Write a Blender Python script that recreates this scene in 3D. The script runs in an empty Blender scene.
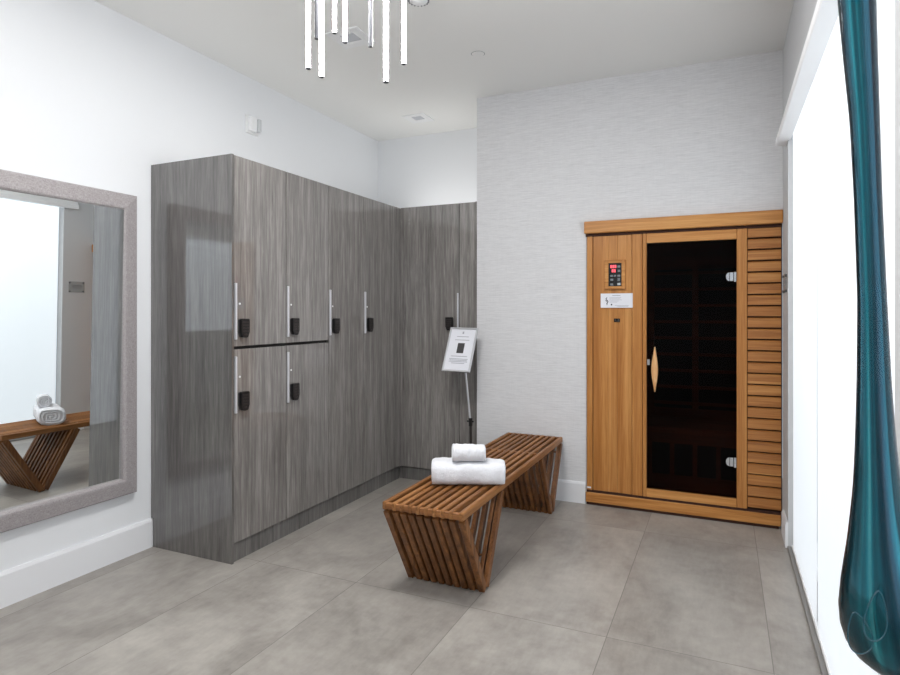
import bpy, bmesh, math, random
from mathutils import Vector, Matrix
random.seed(7)
S = bpy.context.scene
COL = S.collection
PI = math.pi

# ------------------------------------------------------------------ measures
CAM_F, CAM_YAW, CAM_V0, CAM_Z = 603.068, .4266, 312.8, 1.285
CEIL = 2.849
XL, XR = -2.873, .318          # left / right wall faces
YB, YA, YR = 4.085, 4.735, -2.7  # papered back wall, alcove back, wall behind camera
XA = -1.641                    # alcove right side
XF = -2.29                     # locker door faces
YE = 2.340                     # near face of the locker end panel
YAL = 4.102                    # alcove locker faces
LH = 2.098                     # locker height

# ------------------------------------------------------------------ node helpers
class NT:
    def __init__(s, name):
        s.m = bpy.data.materials.new(name); s.m.use_nodes = True
        s.t = s.m.node_tree; s.t.nodes.clear()
        s.out = s.t.nodes.new('ShaderNodeOutputMaterial')
    def n(s, typ, inp=None, **kw):
        nd = s.t.nodes.new(typ)
        for k, v in kw.items(): setattr(nd, k, v)
        for k, v in (inp or {}).items(): s.set(nd, k, v)
        return nd
    def set(s, nd, k, v):
        sock = nd.inputs[k]
        if isinstance(v, bpy.types.NodeSocket): s.t.links.new(v, sock)
        else: sock.default_value = v
    def math(s, op, a, b=0.0, c=0.0):
        nd = s.n('ShaderNodeMath', {0: a, 1: b}, operation=op)
        if op in ('MULTIPLY_ADD',): s.set(nd, 2, c)
        return nd.outputs[0]
    def ramp(s, fac, stops):
        nd = s.n('ShaderNodeValToRGB', {'Fac': fac})
        e = nd.color_ramp.elements
        while len(e) < len(stops): e.new(.5)
        for el, (p, c) in zip(e, stops):
            el.position = p; el.color = (c[0], c[1], c[2], 1)
        return nd.outputs['Color']
    def mix(s, fac, a, b, blend='MIX'):
        nd = s.n('ShaderNodeMix', data_type='RGBA', blend_type=blend)
        s.set(nd, 'Factor', fac)
        for k, v in ((6, a), (7, b)):
            if not isinstance(v, bpy.types.NodeSocket): v = (v[0], v[1], v[2], 1)
            s.set(nd, k, v)
        return nd.outputs[2]
    def pos(s): return s.n('ShaderNodeNewGeometry').outputs['Position']
    def obj(s): return s.n('ShaderNodeTexCoord').outputs['Object']
    def map(s, v, scale, rot=(0, 0, 0), loc=(0, 0, 0)):
        return s.n('ShaderNodeMapping', {'Vector': v, 'Scale': scale, 'Rotation': rot, 'Location': loc}).outputs[0]
    def noise(s, v, scale=1, detail=3, rough=.5, dist=0):
        return s.n('ShaderNodeTexNoise', {'Vector': v, 'Scale': scale, 'Detail': detail, 'Roughness': rough, 'Distortion': dist}).outputs[0]
    def bump(s, h, strength=.2, dist=.01):
        return s.n('ShaderNodeBump', {'Height': h, 'Strength': strength, 'Distance': dist}).outputs[0]
    def bsdf(s, **kw):
        nd = s.n('ShaderNodeBsdfPrincipled')
        names = dict(color='Base Color', rough='Roughness', metal='Metallic', normal='Normal', spec='Specular IOR Level',
                     coat='Coat Weight', coatr='Coat Roughness', coati='Coat IOR', trans='Transmission Weight', ior='IOR', emit='Emission Color',
                     emits='Emission Strength', sheen='Sheen Weight', alpha='Alpha', aniso='Anisotropic')
        for k, v in kw.items():
            if k in ('color', 'emit') and not isinstance(v, bpy.types.NodeSocket): v = (v[0], v[1], v[2], 1)
            s.set(nd, names[k], v)
        return nd.outputs[0]
    def done(s, surf):
        s.t.links.new(surf, s.out.inputs['Surface']); return s.m

def srgb(r, g, b):
    f = lambda c: (c/255/12.92 if c/255 <= .04045 else ((c/255+.055)/1.055)**2.4)
    return (f(r), f(g), f(b))

def plain(name, c, rough=.5, metal=0, spec=.5, bump=0, bscale=300):
    t = NT(name)
    kw = dict(color=c, rough=rough, metal=metal, spec=spec)
    if bump: kw['normal'] = t.bump(t.noise(t.pos(), bscale, 2), bump, .002)
    return t.done(t.bsdf(**kw))

def glow(name, c, strength):
    t = NT(name)
    return t.done(t.bsdf(color=c, rough=.4, emit=c, emits=strength))

def laminate(name, dark, mid, light, rough=.35, coat=1.0, coati=1.55):
    t = NT(name); p = t.pos()
    jit = t.n('ShaderNodeObjectInfo').outputs['Random']
    off = t.n('ShaderNodeVectorMath', {0: p, 1: t.n('ShaderNodeCombineXYZ', {'X': 0.0, 'Y': 0.0, 'Z': t.math('MULTIPLY', jit, 6.0)}).outputs[0]}, operation='ADD').outputs[0]
    fine = t.noise(t.map(off, (280, 280, 9.0)), 1, 4, .65)
    mid_ = t.noise(t.map(off, (75, 75, 3.6)), 1, 4, .6, .35)
    band = t.noise(t.map(off, (17, 17, .8)), 1, 2, .5)
    h = t.math('ADD', t.math('MULTIPLY', fine, .28), t.math('ADD', t.math('MULTIPLY', mid_, .44), t.math('MULTIPLY', band, .28)))
    col = t.ramp(h, [(.33, dark), (.5, mid), (.67, light)])
    pale = t.noise(t.map(off, (120, 120, 9), loc=(7, 3, 1)), 1, 3, .6, .3)
    col = t.mix(t.math('MULTIPLY', t.math('SMOOTH_MIN', t.math('MAXIMUM', t.math('MULTIPLY', t.math('SUBTRACT', pale, .57), 7.0), 0.0), 1.0), .22), col, tuple(min(1, c*1.25) for c in light))
    return t.done(t.bsdf(color=col, rough=rough, spec=.3, coat=coat, coatr=.035, coati=coati))

def wood(name, dark, mid, light, axis, scale=1.0, rough=.42, board=0.0, board_axis='X', boardvar=.3):
    """wood whose grain runs along axis (world)"""
    t = NT(name); p = t.pos()
    jit = t.n('ShaderNodeObjectInfo').outputs['Random']
    p = t.n('ShaderNodeVectorMath', {0: p, 1: t.n('ShaderNodeCombineXYZ', {'X': t.math('MULTIPLY', jit, 3.0), 'Y': t.math('MULTIPLY', jit, 5.0), 'Z': t.math('MULTIPLY', jit, 2.0)}).outputs[0]}, operation='ADD').outputs[0]
    sc = {'X': (1.1, 30, 30), 'Y': (30, 1.1, 30), 'Z': (30, 30, 1.1)}[axis]
    sc = tuple(v*scale for v in sc)
    g = t.noise(t.map(p, sc), 1, 4, .6, .6)
    fsc = tuple(v*6 for v in sc)
    f = t.noise(t.map(p, fsc), 1, 2, .6)
    h = t.math('ADD', t.math('MULTIPLY', g, .72), t.math('MULTIPLY', f, .28))
    col = t.ramp(h, [(.34, dark), (.5, mid), (.66, light)])
    if board:
        sx = t.n('ShaderNodeSeparateXYZ', {0: t.pos()}).outputs[board_axis]
        idx = t.math('FLOOR', t.math('DIVIDE', sx, board))
        wn = t.n('ShaderNodeTexWhiteNoise', {'W': idx}, noise_dimensions='1D').outputs['Value']
        col = t.mix(t.math('MULTIPLY', wn, boardvar), col, dark)
    return t.done(t.bsdf(color=col, rough=rough, spec=.4, normal=t.bump(h, .08, .003)))

# ------------------------------------------------------------------ materials
M = {}
def mat_floor():
    t = NT('concrete_tile'); p = t.pos()
    sep = t.n('ShaderNodeSeparateXYZ', {0: p})
    def joint(sock, off, step, half):
        u = t.math('DIVIDE', t.math('SUBTRACT', sock, off), step)
        fr = t.math('ABSOLUTE', t.math('SUBTRACT', u, t.math('ROUND', u)))
        return t.math('LESS_THAN', fr, half/step), t.math('FLOOR', u)
    jx, ix = joint(sep.outputs[0], -1.011, .5865, .0016)
    jy, iy = joint(sep.outputs[1], 2.432, 1.263, .0016)
    jm = t.math('MAXIMUM', jx, jy)
    idx = t.math('ADD', t.math('MULTIPLY', ix, 13.7), t.math('MULTIPLY', iy, 7.31))
    wn = t.n('ShaderNodeTexWhiteNoise', {'W': idx}, noise_dimensions='1D').outputs['Value']
    shift = t.n('ShaderNodeVectorMath', {0: p, 1: t.n('ShaderNodeCombineXYZ', {'X': 0., 'Y': 0., 'Z': t.math('MULTIPLY', wn, 9)}).outputs[0]}, operation='ADD').outputs[0]
    a = t.noise(t.map(shift, (2.6, 1.6, 2)), 1, 7, .62, .5)
    b = t.noise(shift, 16, 5, .6)
    c = t.noise(t.map(shift, (60, 12, 10)), 1, 3, .6)
    h = t.math('ADD', t.math('MULTIPLY', a, .62), t.math('ADD', t.math('MULTIPLY', b, .26), t.math('MULTIPLY', c, .12)))
    col = t.ramp(h, [(.34, srgb(128, 123, 117)), (.5, srgb(156, 151, 145)), (.66, srgb(178, 173, 166))])
    col = t.mix(t.math('MULTIPLY', wn, .14), col, srgb(120, 114, 108))
    col = t.mix(t.math('MULTIPLY', jm, .65), col, srgb(92, 88, 84))
    r = t.math('MULTIPLY_ADD', b, .25, .26)
    return t.done(t.bsdf(color=col, rough=r, spec=.42, normal=t.bump(t.math('SUBTRACT', t.math('MULTIPLY', b, .2), jm), .12, .002)))
M['floor'] = mat_floor()

def mat_paint(name, c):
    t = NT(name)
    return t.done(t.bsdf(color=c, rough=.75, spec=.25, normal=t.bump(t.noise(t.pos(), 220, 2), .04, .002)))
M['white_wall'] = mat_paint('white_wall_paint', srgb(232, 234, 237))
M['ceiling'] = mat_paint('ceiling_paint', srgb(236, 236, 234))
M['trim'] = mat_paint('white_trim_paint', srgb(232, 233, 236))
M['right_wall'] = mat_paint('pale_grey_wall_paint', srgb(205, 206, 208))

def mat_paper():
    t = NT('linen_wallpaper'); p = t.pos()
    a = t.noise(t.map(p, (9, 9, 190)), 1, 4, .6)
    b = t.noise(t.map(p, (26, 26, 420)), 1, 2, .6)
    w = t.noise(t.map(p, (160, 160, 12)), 1, 2, .5)
    h = t.math('ADD', t.math('MULTIPLY', a, .54), t.math('ADD', t.math('MULTIPLY', b, .36), t.math('MULTIPLY', w, .10)))
    col = t.ramp(h, [(.33, srgb(207, 207, 209)), (.5, srgb(220, 220, 222)), (.68, srgb(231, 231, 233))])
    return t.done(t.bsdf(color=col, rough=.7, spec=.2, normal=t.bump(h, .15, .002)))
M['paper'] = mat_paper()

M['laminate'] = laminate('grey_woodgrain_laminate', srgb(88, 84, 82), srgb(126, 122, 119), srgb(163, 159, 155))
M['laminate_shaded'] = laminate('shaded_woodgrain_laminate', srgb(66, 63, 61), srgb(95, 92, 90), srgb(124, 120, 118), .35, 1.0, 1.8)  # same finish as the doors, with the end panel's shade put into its colour
M['laminate_plinth'] = laminate('grey_woodgrain_plinth', srgb(74, 72, 70), srgb(106, 104, 102), srgb(136, 134, 131), .4, .2)
M['gap'] = plain('dark_gap', srgb(34, 32, 31), .8)
M['satin_metal'] = plain('satin_metal', srgb(205, 206, 210), .3, .85)
M['white_metal'] = plain('pale_aluminium', srgb(214, 214, 219), .35, .35)
M['chrome'] = plain('chrome_metal', srgb(215, 218, 222), .18, .9)
M['lock_black'] = plain('black_plastic', srgb(17, 16, 17), .35)
M['lock_dark'] = plain('dark_key_plastic', srgb(52, 46, 45), .4)
M['lock_side'] = plain('grey_lock_side', srgb(70, 70, 71), .5)
M['white_plastic'] = plain('white_plastic', srgb(236, 237, 238), .45)
M['dark_slot'] = plain('dark_slot', srgb(70, 72, 75), .6)
M['mid_slot'] = plain('mid_grey_slot', srgb(128, 130, 134), .6)
M['pale_lens'] = plain('pale_lens', srgb(205, 208, 211), .2)
M['grey_lens'] = plain('grey_lens', srgb(196, 198, 204), .25)

hem = (srgb(162, 102, 46), srgb(192, 132, 70), srgb(212, 156, 92))
M['sauna_v'] = wood('sauna_wood_upright', *hem, 'Z', 1.0, .38, .062, 'X', .55)
M['sauna_h'] = wood('sauna_wood_across', *hem, 'X', 1.0, .38)
M['sauna_slat'] = wood('sauna_wood_slats', srgb(150, 92, 44), srgb(186, 126, 66), srgb(206, 150, 88), 'X', 1.0, .42, .0672, 'Z', .45)
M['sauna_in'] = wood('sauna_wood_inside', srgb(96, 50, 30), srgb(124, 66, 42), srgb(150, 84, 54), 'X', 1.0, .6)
M['sauna_heater'] = plain('charcoal_heater', srgb(30, 32, 34), .7)
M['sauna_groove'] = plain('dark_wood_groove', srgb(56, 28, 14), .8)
M['handle_wood'] = wood('pale_handle_wood', srgb(190, 130, 76), srgb(226, 172, 116), srgb(242, 198, 146), 'Z', 2.0, .35)

def mat_tint():
    t = NT('tinted_door_glass')
    tr = t.n('ShaderNodeBsdfTransparent', {'Color': (.50, .45, .43, 1)}).outputs[0]
    gl = t.n('ShaderNodeBsdfGlossy', {'Color': (.9, .92, .95, 1), 'Roughness': .02}).outputs[0]
    fr = t.n('ShaderNodeFresnel', {'IOR': 1.33}).outputs[0]
    mx = t.n('ShaderNodeMixShader', {0: t.math('MULTIPLY', fr, .22), 1: tr, 2: gl}).outputs[0]
    return t.done(mx)
M['tint'] = mat_tint()

M['teak_y'] = wood('teak_along', srgb(100, 60, 27), srgb(150, 100, 55), srgb(182, 130, 80), 'Y', 1.2, .45, .0394, 'X', .45)
M['teak_leg'] = wood('teak_leg', srgb(78, 46, 21), srgb(126, 80, 42), srgb(158, 106, 60), 'Z', 1.2, .45, .0394, 'X', .55)
M['teak_x'] = wood('teak_across', srgb(92, 54, 26), srgb(136, 88, 48), srgb(168, 116, 70), 'X', 1.2, .5)

def mat_towel():
    t = NT('terry_towel'); o = t.obj()
    n1 = t.noise(o, 240, 3, .75); n2 = t.noise(o, 34, 4, .6)
    h = t.math('ADD', t.math('MULTIPLY', n1, .6), t.math('MULTIPLY', n2, 1.2))
    return t.done(t.bsdf(color=srgb(234, 235, 240), rough=.95, spec=.1, sheen=.3, normal=t.bump(h, .8, .006)))
M['towel'] = mat_towel()

def mat_linen(name):
    t = NT(name); p = t.pos()
    a = t.noise(t.map(p, (500, 60, 500)), 1, 3, .6); b = t.noise(t.map(p, (500, 500, 60)), 1, 3, .6)
    h = t.math('MULTIPLY', t.math('ADD', a, b), .5)
    col = t.ramp(h, [(.36, srgb(132, 126, 127)), (.5, srgb(158, 152, 153)), (.64, srgb(180, 175, 176))])
    return t.done(t.bsdf(color=col, rough=.55, normal=t.bump(h, .2, .002)))
M['linen_frame'] = mat_linen('grey_linen_frame')
M['mirror'] = plain('mirror_silver', (.86, .89, .89), .0, 1.0)
M['frame_edge'] = plain('dark_mirror_edge', srgb(84, 80, 80), .6)

def mat_shade():
    t = NT('daylit_roller_fabric'); p = t.pos()
    w = t.noise(t.map(p, (30, 30, 300)), 1, 2, .5)
    tr = t.n('ShaderNodeBsdfTranslucent', {'Color': (.93, .94, .97, 1)}).outputs[0]
    df = t.n('ShaderNodeBsdfDiffuse', {'Color': (.85, .86, .9, 1)}).outputs[0]
    mx = t.n('ShaderNodeMixShader', {0: .22, 1: tr, 2: df}).outputs[0]
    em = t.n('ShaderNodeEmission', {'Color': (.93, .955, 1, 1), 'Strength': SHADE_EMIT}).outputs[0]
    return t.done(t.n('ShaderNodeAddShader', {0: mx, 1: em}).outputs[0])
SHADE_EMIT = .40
M['shade'] = mat_shade()
M['fascia'] = plain('pale_fascia', srgb(246, 247, 249), .5)
M['sill'] = plain('grey_threshold', srgb(136, 134, 132), .5)
M['window_frame'] = plain('white_window_frame', srgb(228, 230, 232), .4)
def mat_glass():
    t = NT('clear_window_glass')
    tr = t.n('ShaderNodeBsdfTransparent', {'Color': (.96, .98, .97, 1)}).outputs[0]
    gl = t.n('ShaderNodeBsdfGlossy', {'Color': (1, 1, 1, 1), 'Roughness': .01}).outputs[0]
    return t.done(t.n('ShaderNodeMixShader', {0: .06, 1: tr, 2: gl}).outputs[0])
M['glass'] = mat_glass()
def mat_acrylic():
    t = NT('clear_acrylic')
    tr = t.n('ShaderNodeBsdfTransparent', {'Color': (.93, .94, .94, 1)}).outputs[0]
    gl = t.n('ShaderNodeBsdfPrincipled', {'Base Color': (.62, .63, .64, 1), 'Roughness': .2}).outputs[0]
    return t.done(t.n('ShaderNodeMixShader', {0: .22, 1: tr, 2: gl}).outputs[0])
M['acrylic'] = mat_acrylic()

def mat_teal_shell():
    t = NT('teal_glass_shell')
    tr = t.n('ShaderNodeBsdfTransparent', {'Color': (.78, .95, .97, 1)}).outputs[0]
    gl = t.n('ShaderNodeBsdfGlossy', {'Color': (.95, .98, 1, 1), 'Roughness': .05}).outputs[0]
    fr = t.n('ShaderNodeFresnel', {'IOR': 1.36}).outputs[0]
    return t.done(t.n('ShaderNodeMixShader', {0: fr, 1: tr, 2: gl}).outputs[0])
M['teal_shell'] = mat_teal_shell()
def mat_teal_core():
    t = NT('teal_glass_core'); o = t.n('ShaderNodeUVMap').outputs[0]
    # painted streaks stand in for reflections and refraction in the glass: u runs round it, v along it
    a = t.noise(t.map(o, (2.6, .25, 1)), 1, 2, .5, .2)
    b = t.noise(t.map(o, (8.0, .30, 1), loc=(3, 0, 0)), 1, 2, .5)
    h = t.math('ADD', t.math('MULTIPLY', a, .7), t.math('MULTIPLY', b, .3))
    col = t.ramp(h, [(.38, (.001, .022, .055)), (.46, (.002, .075, .120)), (.53, (.004, .16, .215)), (.60, (.02, .32, .38)), (.66, (.22, .70, .76))])
    speck = t.noise(t.pos(), 900, 1, .5)
    col = t.mix(t.math('MULTIPLY', t.math('GREATER_THAN', speck, .68), .12), col, (.10, .42, .50))
    return t.done(t.bsdf(color=col, rough=.13, metal=.72, spec=.5, coat=.35, coatr=.04))
M['teal_core'] = mat_teal_core()
M['teal_dark'] = plain('dark_teal_glass', (.002, .03, .045), .12)
M['teal_bubble'] = plain('deep_teal_bubble', (.003, .055, .080), .15)

M['tube_light'] = glow('white_tube_light', (1, .99, .97), 36.0)
M['tube_metal'] = plain('grey_tube_housing', srgb(98, 99, 104), .35, .6)
M['paper_white'] = plain('white_paper', srgb(232, 233, 240), .6)
M['paper_ink'] = plain('grey_print', srgb(168, 170, 178), .7)
M['paper_photo'] = plain('dark_print', srgb(62, 60, 62), .6)
M['ink_dark'] = plain('dark_ink', srgb(48, 50, 66), .7)
M['display'] = plain('black_display', srgb(14, 15, 18), .25)
M['red_led'] = glow('red_display_digit', (1, .10, .13), .9)
M['key_grey'] = plain('grey_display_key', srgb(118, 124, 128), .5)
M['key_white'] = plain('white_display_key', srgb(196, 202, 204), .5)

# ------------------------------------------------------------------ mesh helpers
class MB:
    """collects shapes in world coordinates; build() makes ONE mesh object"""
    def __init__(s): s.bm = bmesh.new(); s.mi = 0
    def box(s, x0, x1, y0, y1, z0, z1, bev=0, seg=1, mi=0):
        b = bmesh.new()
        bmesh.ops.create_cube(b, size=1)
        for v in b.verts:
            v.co = Vector(((x0+x1)/2 + v.co.x*(x1-x0), (y0+y1)/2 + v.co.y*(y1-y0), (z0+z1)/2 + v.co.z*(z1-z0)))
        if bev: bmesh.ops.bevel(b, geom=list(b.edges), offset=bev, segments=seg, affect='EDGES', profile=.5)
        return s.add(b, mi)
    def add(s, b, mi=0, smooth=False, mat=None):
        if mat is not None: bmesh.ops.transform(b, matrix=mat, verts=b.verts)
        bmesh.ops.recalc_face_normals(b, faces=b.faces)
        for f in b.faces: f.material_index = mi; f.smooth = smooth
        me = bpy.data.meshes.new('tmp'); b.to_mesh(me); b.free()
        s.bm.from_mesh(me); bpy.data.meshes.remove(me)
        return s
    def obox(s, c, ax, ay, az, hx, hy, hz, bev=0, mi=0, seg=1):
        """box with half sizes along the orthonormal axes ax ay az"""
        b = bmesh.new(); bmesh.ops.create_cube(b, size=2)
        for v in b.verts: v.co = Vector((v.co.x*hx, v.co.y*hy, v.co.z*hz))
        if bev: bmesh.ops.bevel(b, geom=list(b.edges), offset=bev, segments=seg, affect='EDGES', profile=.5)
        R = Matrix((ax, ay, az)).transposed().to_4x4(); R.translation = Vector(c)
        return s.add(b, mi, mat=R)
    def cyl(s, p0, p1, r, r2=None, seg=16, mi=0, smooth=True):
        p0, p1 = Vector(p0), Vector(p1); d = p1-p0
        b = bmesh.new()
        bmesh.ops.create_cone(b, cap_ends=True, segments=seg, radius1=r, radius2=r if r2 is None else r2, depth=d.length)
        m = Matrix.Translation((p0+p1)/2) @ d.to_track_quat('Z', 'Y').to_matrix().to_4x4()
        s.add(b, mi, False, m)
        return s
    def prism(s, pts, axis, a0, a1, mi=0, bev=0):
        """2-D outline pulled from a0 to a1 along axis; pts are (y,z) for X, (x,z) for Y, (x,y) for Z"""
        b = bmesh.new()
        def co(p, a): return {'X': (a, p[0], p[1]), 'Y': (p[0], a, p[1]), 'Z': (p[0], p[1], a)}[axis]
        A = [b.verts.new(co(p, a0)) for p in pts]; B = [b.verts.new(co(p, a1)) for p in pts]
        b.faces.new(A); b.faces.new(B[::-1])
        n = len(pts)
        for i in range(n): b.faces.new((A[i], A[(i+1) % n], B[(i+1) % n], B[i]))
        if bev: bmesh.ops.bevel(b, geom=list(b.edges), offset=bev, segments=1, affect='EDGES')
        return s.add(b, mi)
    def lathe(s, prof, c, seg=32, mi=0, axis='Z', smooth=True):
        """profile of (r, h) revolved about an axis through c"""
        b = bmesh.new(); rings = []
        for r, h in prof:
            if r < 1e-6: rings.append([b.verts.new((0, 0, h))])
            else: rings.append([b.verts.new((r*math.cos(2*PI*k/seg), r*math.sin(2*PI*k/seg), h)) for k in range(seg)])
        for A, B in zip(rings, rings[1:]):
            for k in range(seg):
                a, a2 = A[k % len(A)], A[(k+1) % len(A)]; d, d2 = B[k % len(B)], B[(k+1) % len(B)]
                vs = []
                for v in (a, a2, d2, d):
                    if v not in vs: vs.append(v)
                if len(vs) > 2: b.faces.new(vs)
        rot = {'Z': Matrix.Identity(4), 'X': Matrix.Rotation(PI/2, 4, 'Y'), '-Y': Matrix.Rotation(PI/2, 4, 'X')}[axis]
        return s.add(b, mi, smooth, Matrix.Translation(c) @ rot)
    def build(s, name, mats, parent=None, world=None, smooth_angle=None):
        me = bpy.data.meshes.new(name)
        o = bpy.data.objects.new(name, me); COL.objects.link(o)
        if parent is None:
            if world is None:
                xs = [v.co for v in s.bm.verts]
                world = Vector(((min(v.x for v in xs)+max(v.x for v in xs))/2, (min(v.y for v in xs)+max(v.y for v in xs))/2, min(v.z for v in xs)))
            o.location = world; base = Vector(world)
        else:
            base = wloc(parent); o.parent = parent
        for v in s.bm.verts: v.co -= base
        s.bm.to_mesh(me); s.bm.free()
        for m in (mats if isinstance(mats, (list, tuple)) else [mats]): me.materials.append(m)
        if smooth_angle is not None:
            me.polygons.foreach_set('use_smooth', [True]*len(me.polygons))
            try: me.set_sharp_from_angle(angle=math.radians(smooth_angle))
            except Exception: pass
        return o

def wloc(o):
    v = Vector((0, 0, 0))
    while o: v += o.location; o = o.parent
    return v
def tag(o, label, cat, group=None, kind=None):
    o['label'] = label; o['category'] = cat
    if group: o['group'] = group
    if kind: o['kind'] = kind
    return o
def thing(name, loc, label, cat, group=None):
    o = bpy.data.objects.new(name, None); COL.objects.link(o)
    o.empty_display_size = .1; o.location = loc
    return tag(o, label, cat, group)
def struct(name, mb, mats, label=None):
    o = mb.build(name, mats, None, (0, 0, 0)); o['kind'] = 'structure'
    if label: o['label'] = label
    return o

# ------------------------------------------------------------------ the room
W2 = .15
SX0, SX1 = -.845, .316                # sauna sides
SH = 1.86
struct('floor', MB().box(XL-W2, XR+W2, YR-W2, YA+.6, -.12, 0), M['floor'], 'grey concrete-look tiled floor')
struct('ceiling', MB().box(XL-W2, XR+W2, YR-W2, YA+.6, CEIL, CEIL+.12), M['ceiling'], 'smooth white ceiling')
struct('wall_left', MB().box(XL-W2, XL, YR-W2, YA+W2, 0, CEIL), M['white_wall'], 'white painted wall behind the mirror and lockers')
struct('wall_alcove', MB().box(XL, XA, YA, YA+W2, 0, CEIL), M['white_wall'], 'white wall above the far lockers')
wb = MB()
wb.box(XA, SX0, YB, YA+W2, 0, CEIL)
wb.box(SX0, XR, YB, YA+W2, SH, CEIL)
struct('wall_back', wb, M['paper'], 'grey linen-textured papered wall around the sauna')
struct('wall_rear', MB().box(XL-W2, XR+W2, YR-W2, YR, 0, CEIL), M['white_wall'])
WY0, WY1, WZ = 1.50, 3.76, 2.45       # window opening in the right wall
wr = MB()
wr.box(XR, XR+W2, WY1, YB+.01, 0, CEIL)
V0, V1, VZ0, VZ1 = -1.75, -.63, .95, 2.38      # second window, behind the camera
wr.box(XR, XR+W2, YR, V0, 0, CEIL)
U0, U1 = .30, 1.12                            # third window, added out of view to mirror as a streak in the drop
wr.box(XR, XR+W2, V1, U0, 0, CEIL); wr.box(XR, XR+W2, U1, WY0, 0, CEIL)
wr.box(XR, XR+W2, U0, U1, WZ, CEIL)
wr.box(XR, XR+W2, V0, V1, 0, VZ0); wr.box(XR, XR+W2, V0, V1, VZ1, CEIL)
wr.box(XR, XR+W2, WY0, WY1, WZ, CEIL)
struct('wall_right', wr, M['right_wall'], 'pale grey window wall')
def bboard(name, pts, axis, a0, a1): struct(name, MB().prism(pts, axis, a0, a1), M['trim'], 'white baseboard')
bboard('baseboard_left', [(XL, 0), (XL+.016, 0), (XL+.016, .140), (XL+.010, .155), (XL, .155)], 'Y', YR, YE-.001)
bboard('baseboard_back', [(YB, 0), (YB-.016, 0), (YB-.016, .128), (YB-.010, .142), (YB, .142)], 'X', XA, SX0-.004)
bboard('baseboard_right', [(XR, 0), (XR-.014, 0), (XR-.014, .125), (XR-.008, .14), (XR, .14)], 'Y', WY1, YB-.09)
bboard('baseboard_rear', [(YR, 0), (YR+.016, 0), (YR+.016, .140), (YR, .155)], 'X', XL, XR)
# glazing behind the shades
wf = MB()
for y in (WY0+.03, 2.80, WY1-.03): wf.box(XR+.08, XR+.13, y-.03, y+.03, .03, WZ, .004)
for z in (.05, WZ-.03): wf.box(XR+.08, XR+.13, WY0, WY1, z-.03, z+.03, .004)
win = struct('window_1', wf, M['window_frame'], 'tall glazed window hidden behind white roller shades')
MB().box(XR+.10, XR+.106, WY0+.03, WY1-.03, .05, WZ-.03).build('pane', M['glass'], win)
wf = MB()
for y in (V0+.03, V1-.03): wf.box(XR+.08, XR+.13, y-.03, y+.03, VZ0, VZ1, .004)
for z in (VZ0+.03, VZ1-.03): wf.box(XR+.08, XR+.13, V0, V1, z-.03, z+.03, .004)
win2 = win = struct('window_2', wf, M['window_frame'], 'window seen only in the locker reflection')
MB().box(XR+.10, XR+.106, V0+.03, V1-.03, VZ0+.03, VZ1-.03).build('pane', M['glass'], win)
wf = MB()
for y in (U0+.03, U1-.03): wf.box(XR+.08, XR+.13, y-.03, y+.03, .03, WZ, .004)
for z in (.05, WZ-.03): wf.box(XR+.08, XR+.13, U0, U1, z-.03, z+.03, .004)
added_win = win = struct('added_window', wf, M['window_frame'], 'added unseen window whose glow makes a bright streak in the teal glass')
MB().box(XR+.10, XR+.106, U0+.03, U1-.03, .05, WZ-.03).build('pane', M['glass'], win)
struct('trim_1', MB().box(XR-.004, XR+.05, WY0, WY1, 0, .014, .003), M['sill'], 'grey threshold strip under the window shades')

# ------------------------------------------------------------------ shades and their fascia
YS = 2.80
def shade(y0, y1, x, label, zb=.03, zt=2.36):
    t = thing('roller_shade', (x, (y0+y1)/2, zb-.01), label, 'roller shade', 'white roller shades over the window')
    mb = MB(); b = bmesh.new(); n = 44
    rows = []
    for k in range(n+1):
        y = y0+(y1-y0)*k/n
        dx = .0012*math.sin(k*.9)+.0008*math.sin(k*2.3)
        rows.append([b.verts.new((x+dx*w, y, z)) for z, w in ((zb, 1), (zb+.9, .6), (zt, 0))])
    for A, B in zip(rows, rows[1:]):
        for i in range(2): b.faces.new((A[i], B[i], B[i+1], A[i+1]))
    mb.add(b, 0, True)
    mb.build('fabric_panel', M['shade'], t)
    MB().box(x-.006, x+.006, y0, y1, zb-.010, zb+.004, .002).build('hem_bar', M['white_plastic'], t)
    return t
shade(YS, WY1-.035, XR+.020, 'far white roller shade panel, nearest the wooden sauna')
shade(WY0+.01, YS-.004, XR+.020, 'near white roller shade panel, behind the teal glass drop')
def window_shade(win, y0, y1, zb, zt):
    MB().box(XR+.018, XR+.0195, y0, y1, zb, zt).build('roller_shade', M['shade'], win)
    MB().box(XR+.013, XR+.0245, y0, y1, zb-.012, zb-.001, .002).build('hem_bar', M['white_plastic'], win)
window_shade(added_win, U0+.02, U1-.02, .03, 2.44)  # shade of the added window, glowing to streak the glass drop
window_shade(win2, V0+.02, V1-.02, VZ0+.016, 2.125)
MB().box(XR-.03, XR+.05, V0+.005, V1-.005, 2.13, 2.265, .004).build('shade_fascia', M['fascia'], win2)
fx = XR-.052
fas = MB().prism([(fx, 2.232), (fx+.004, 2.226), (XR+.012, 2.226), (XR+.012, 2.40), (XR-.006, 2.40), (XR-.014, 2.33), (fx+.012, 2.275), (fx, 2.262)], 'Y', WY0-.02, 3.875)
tag(fas.build('shade_fascia', M['fascia']), 'long pale grey fascia box running above the white window shades', 'fascia')

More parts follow.
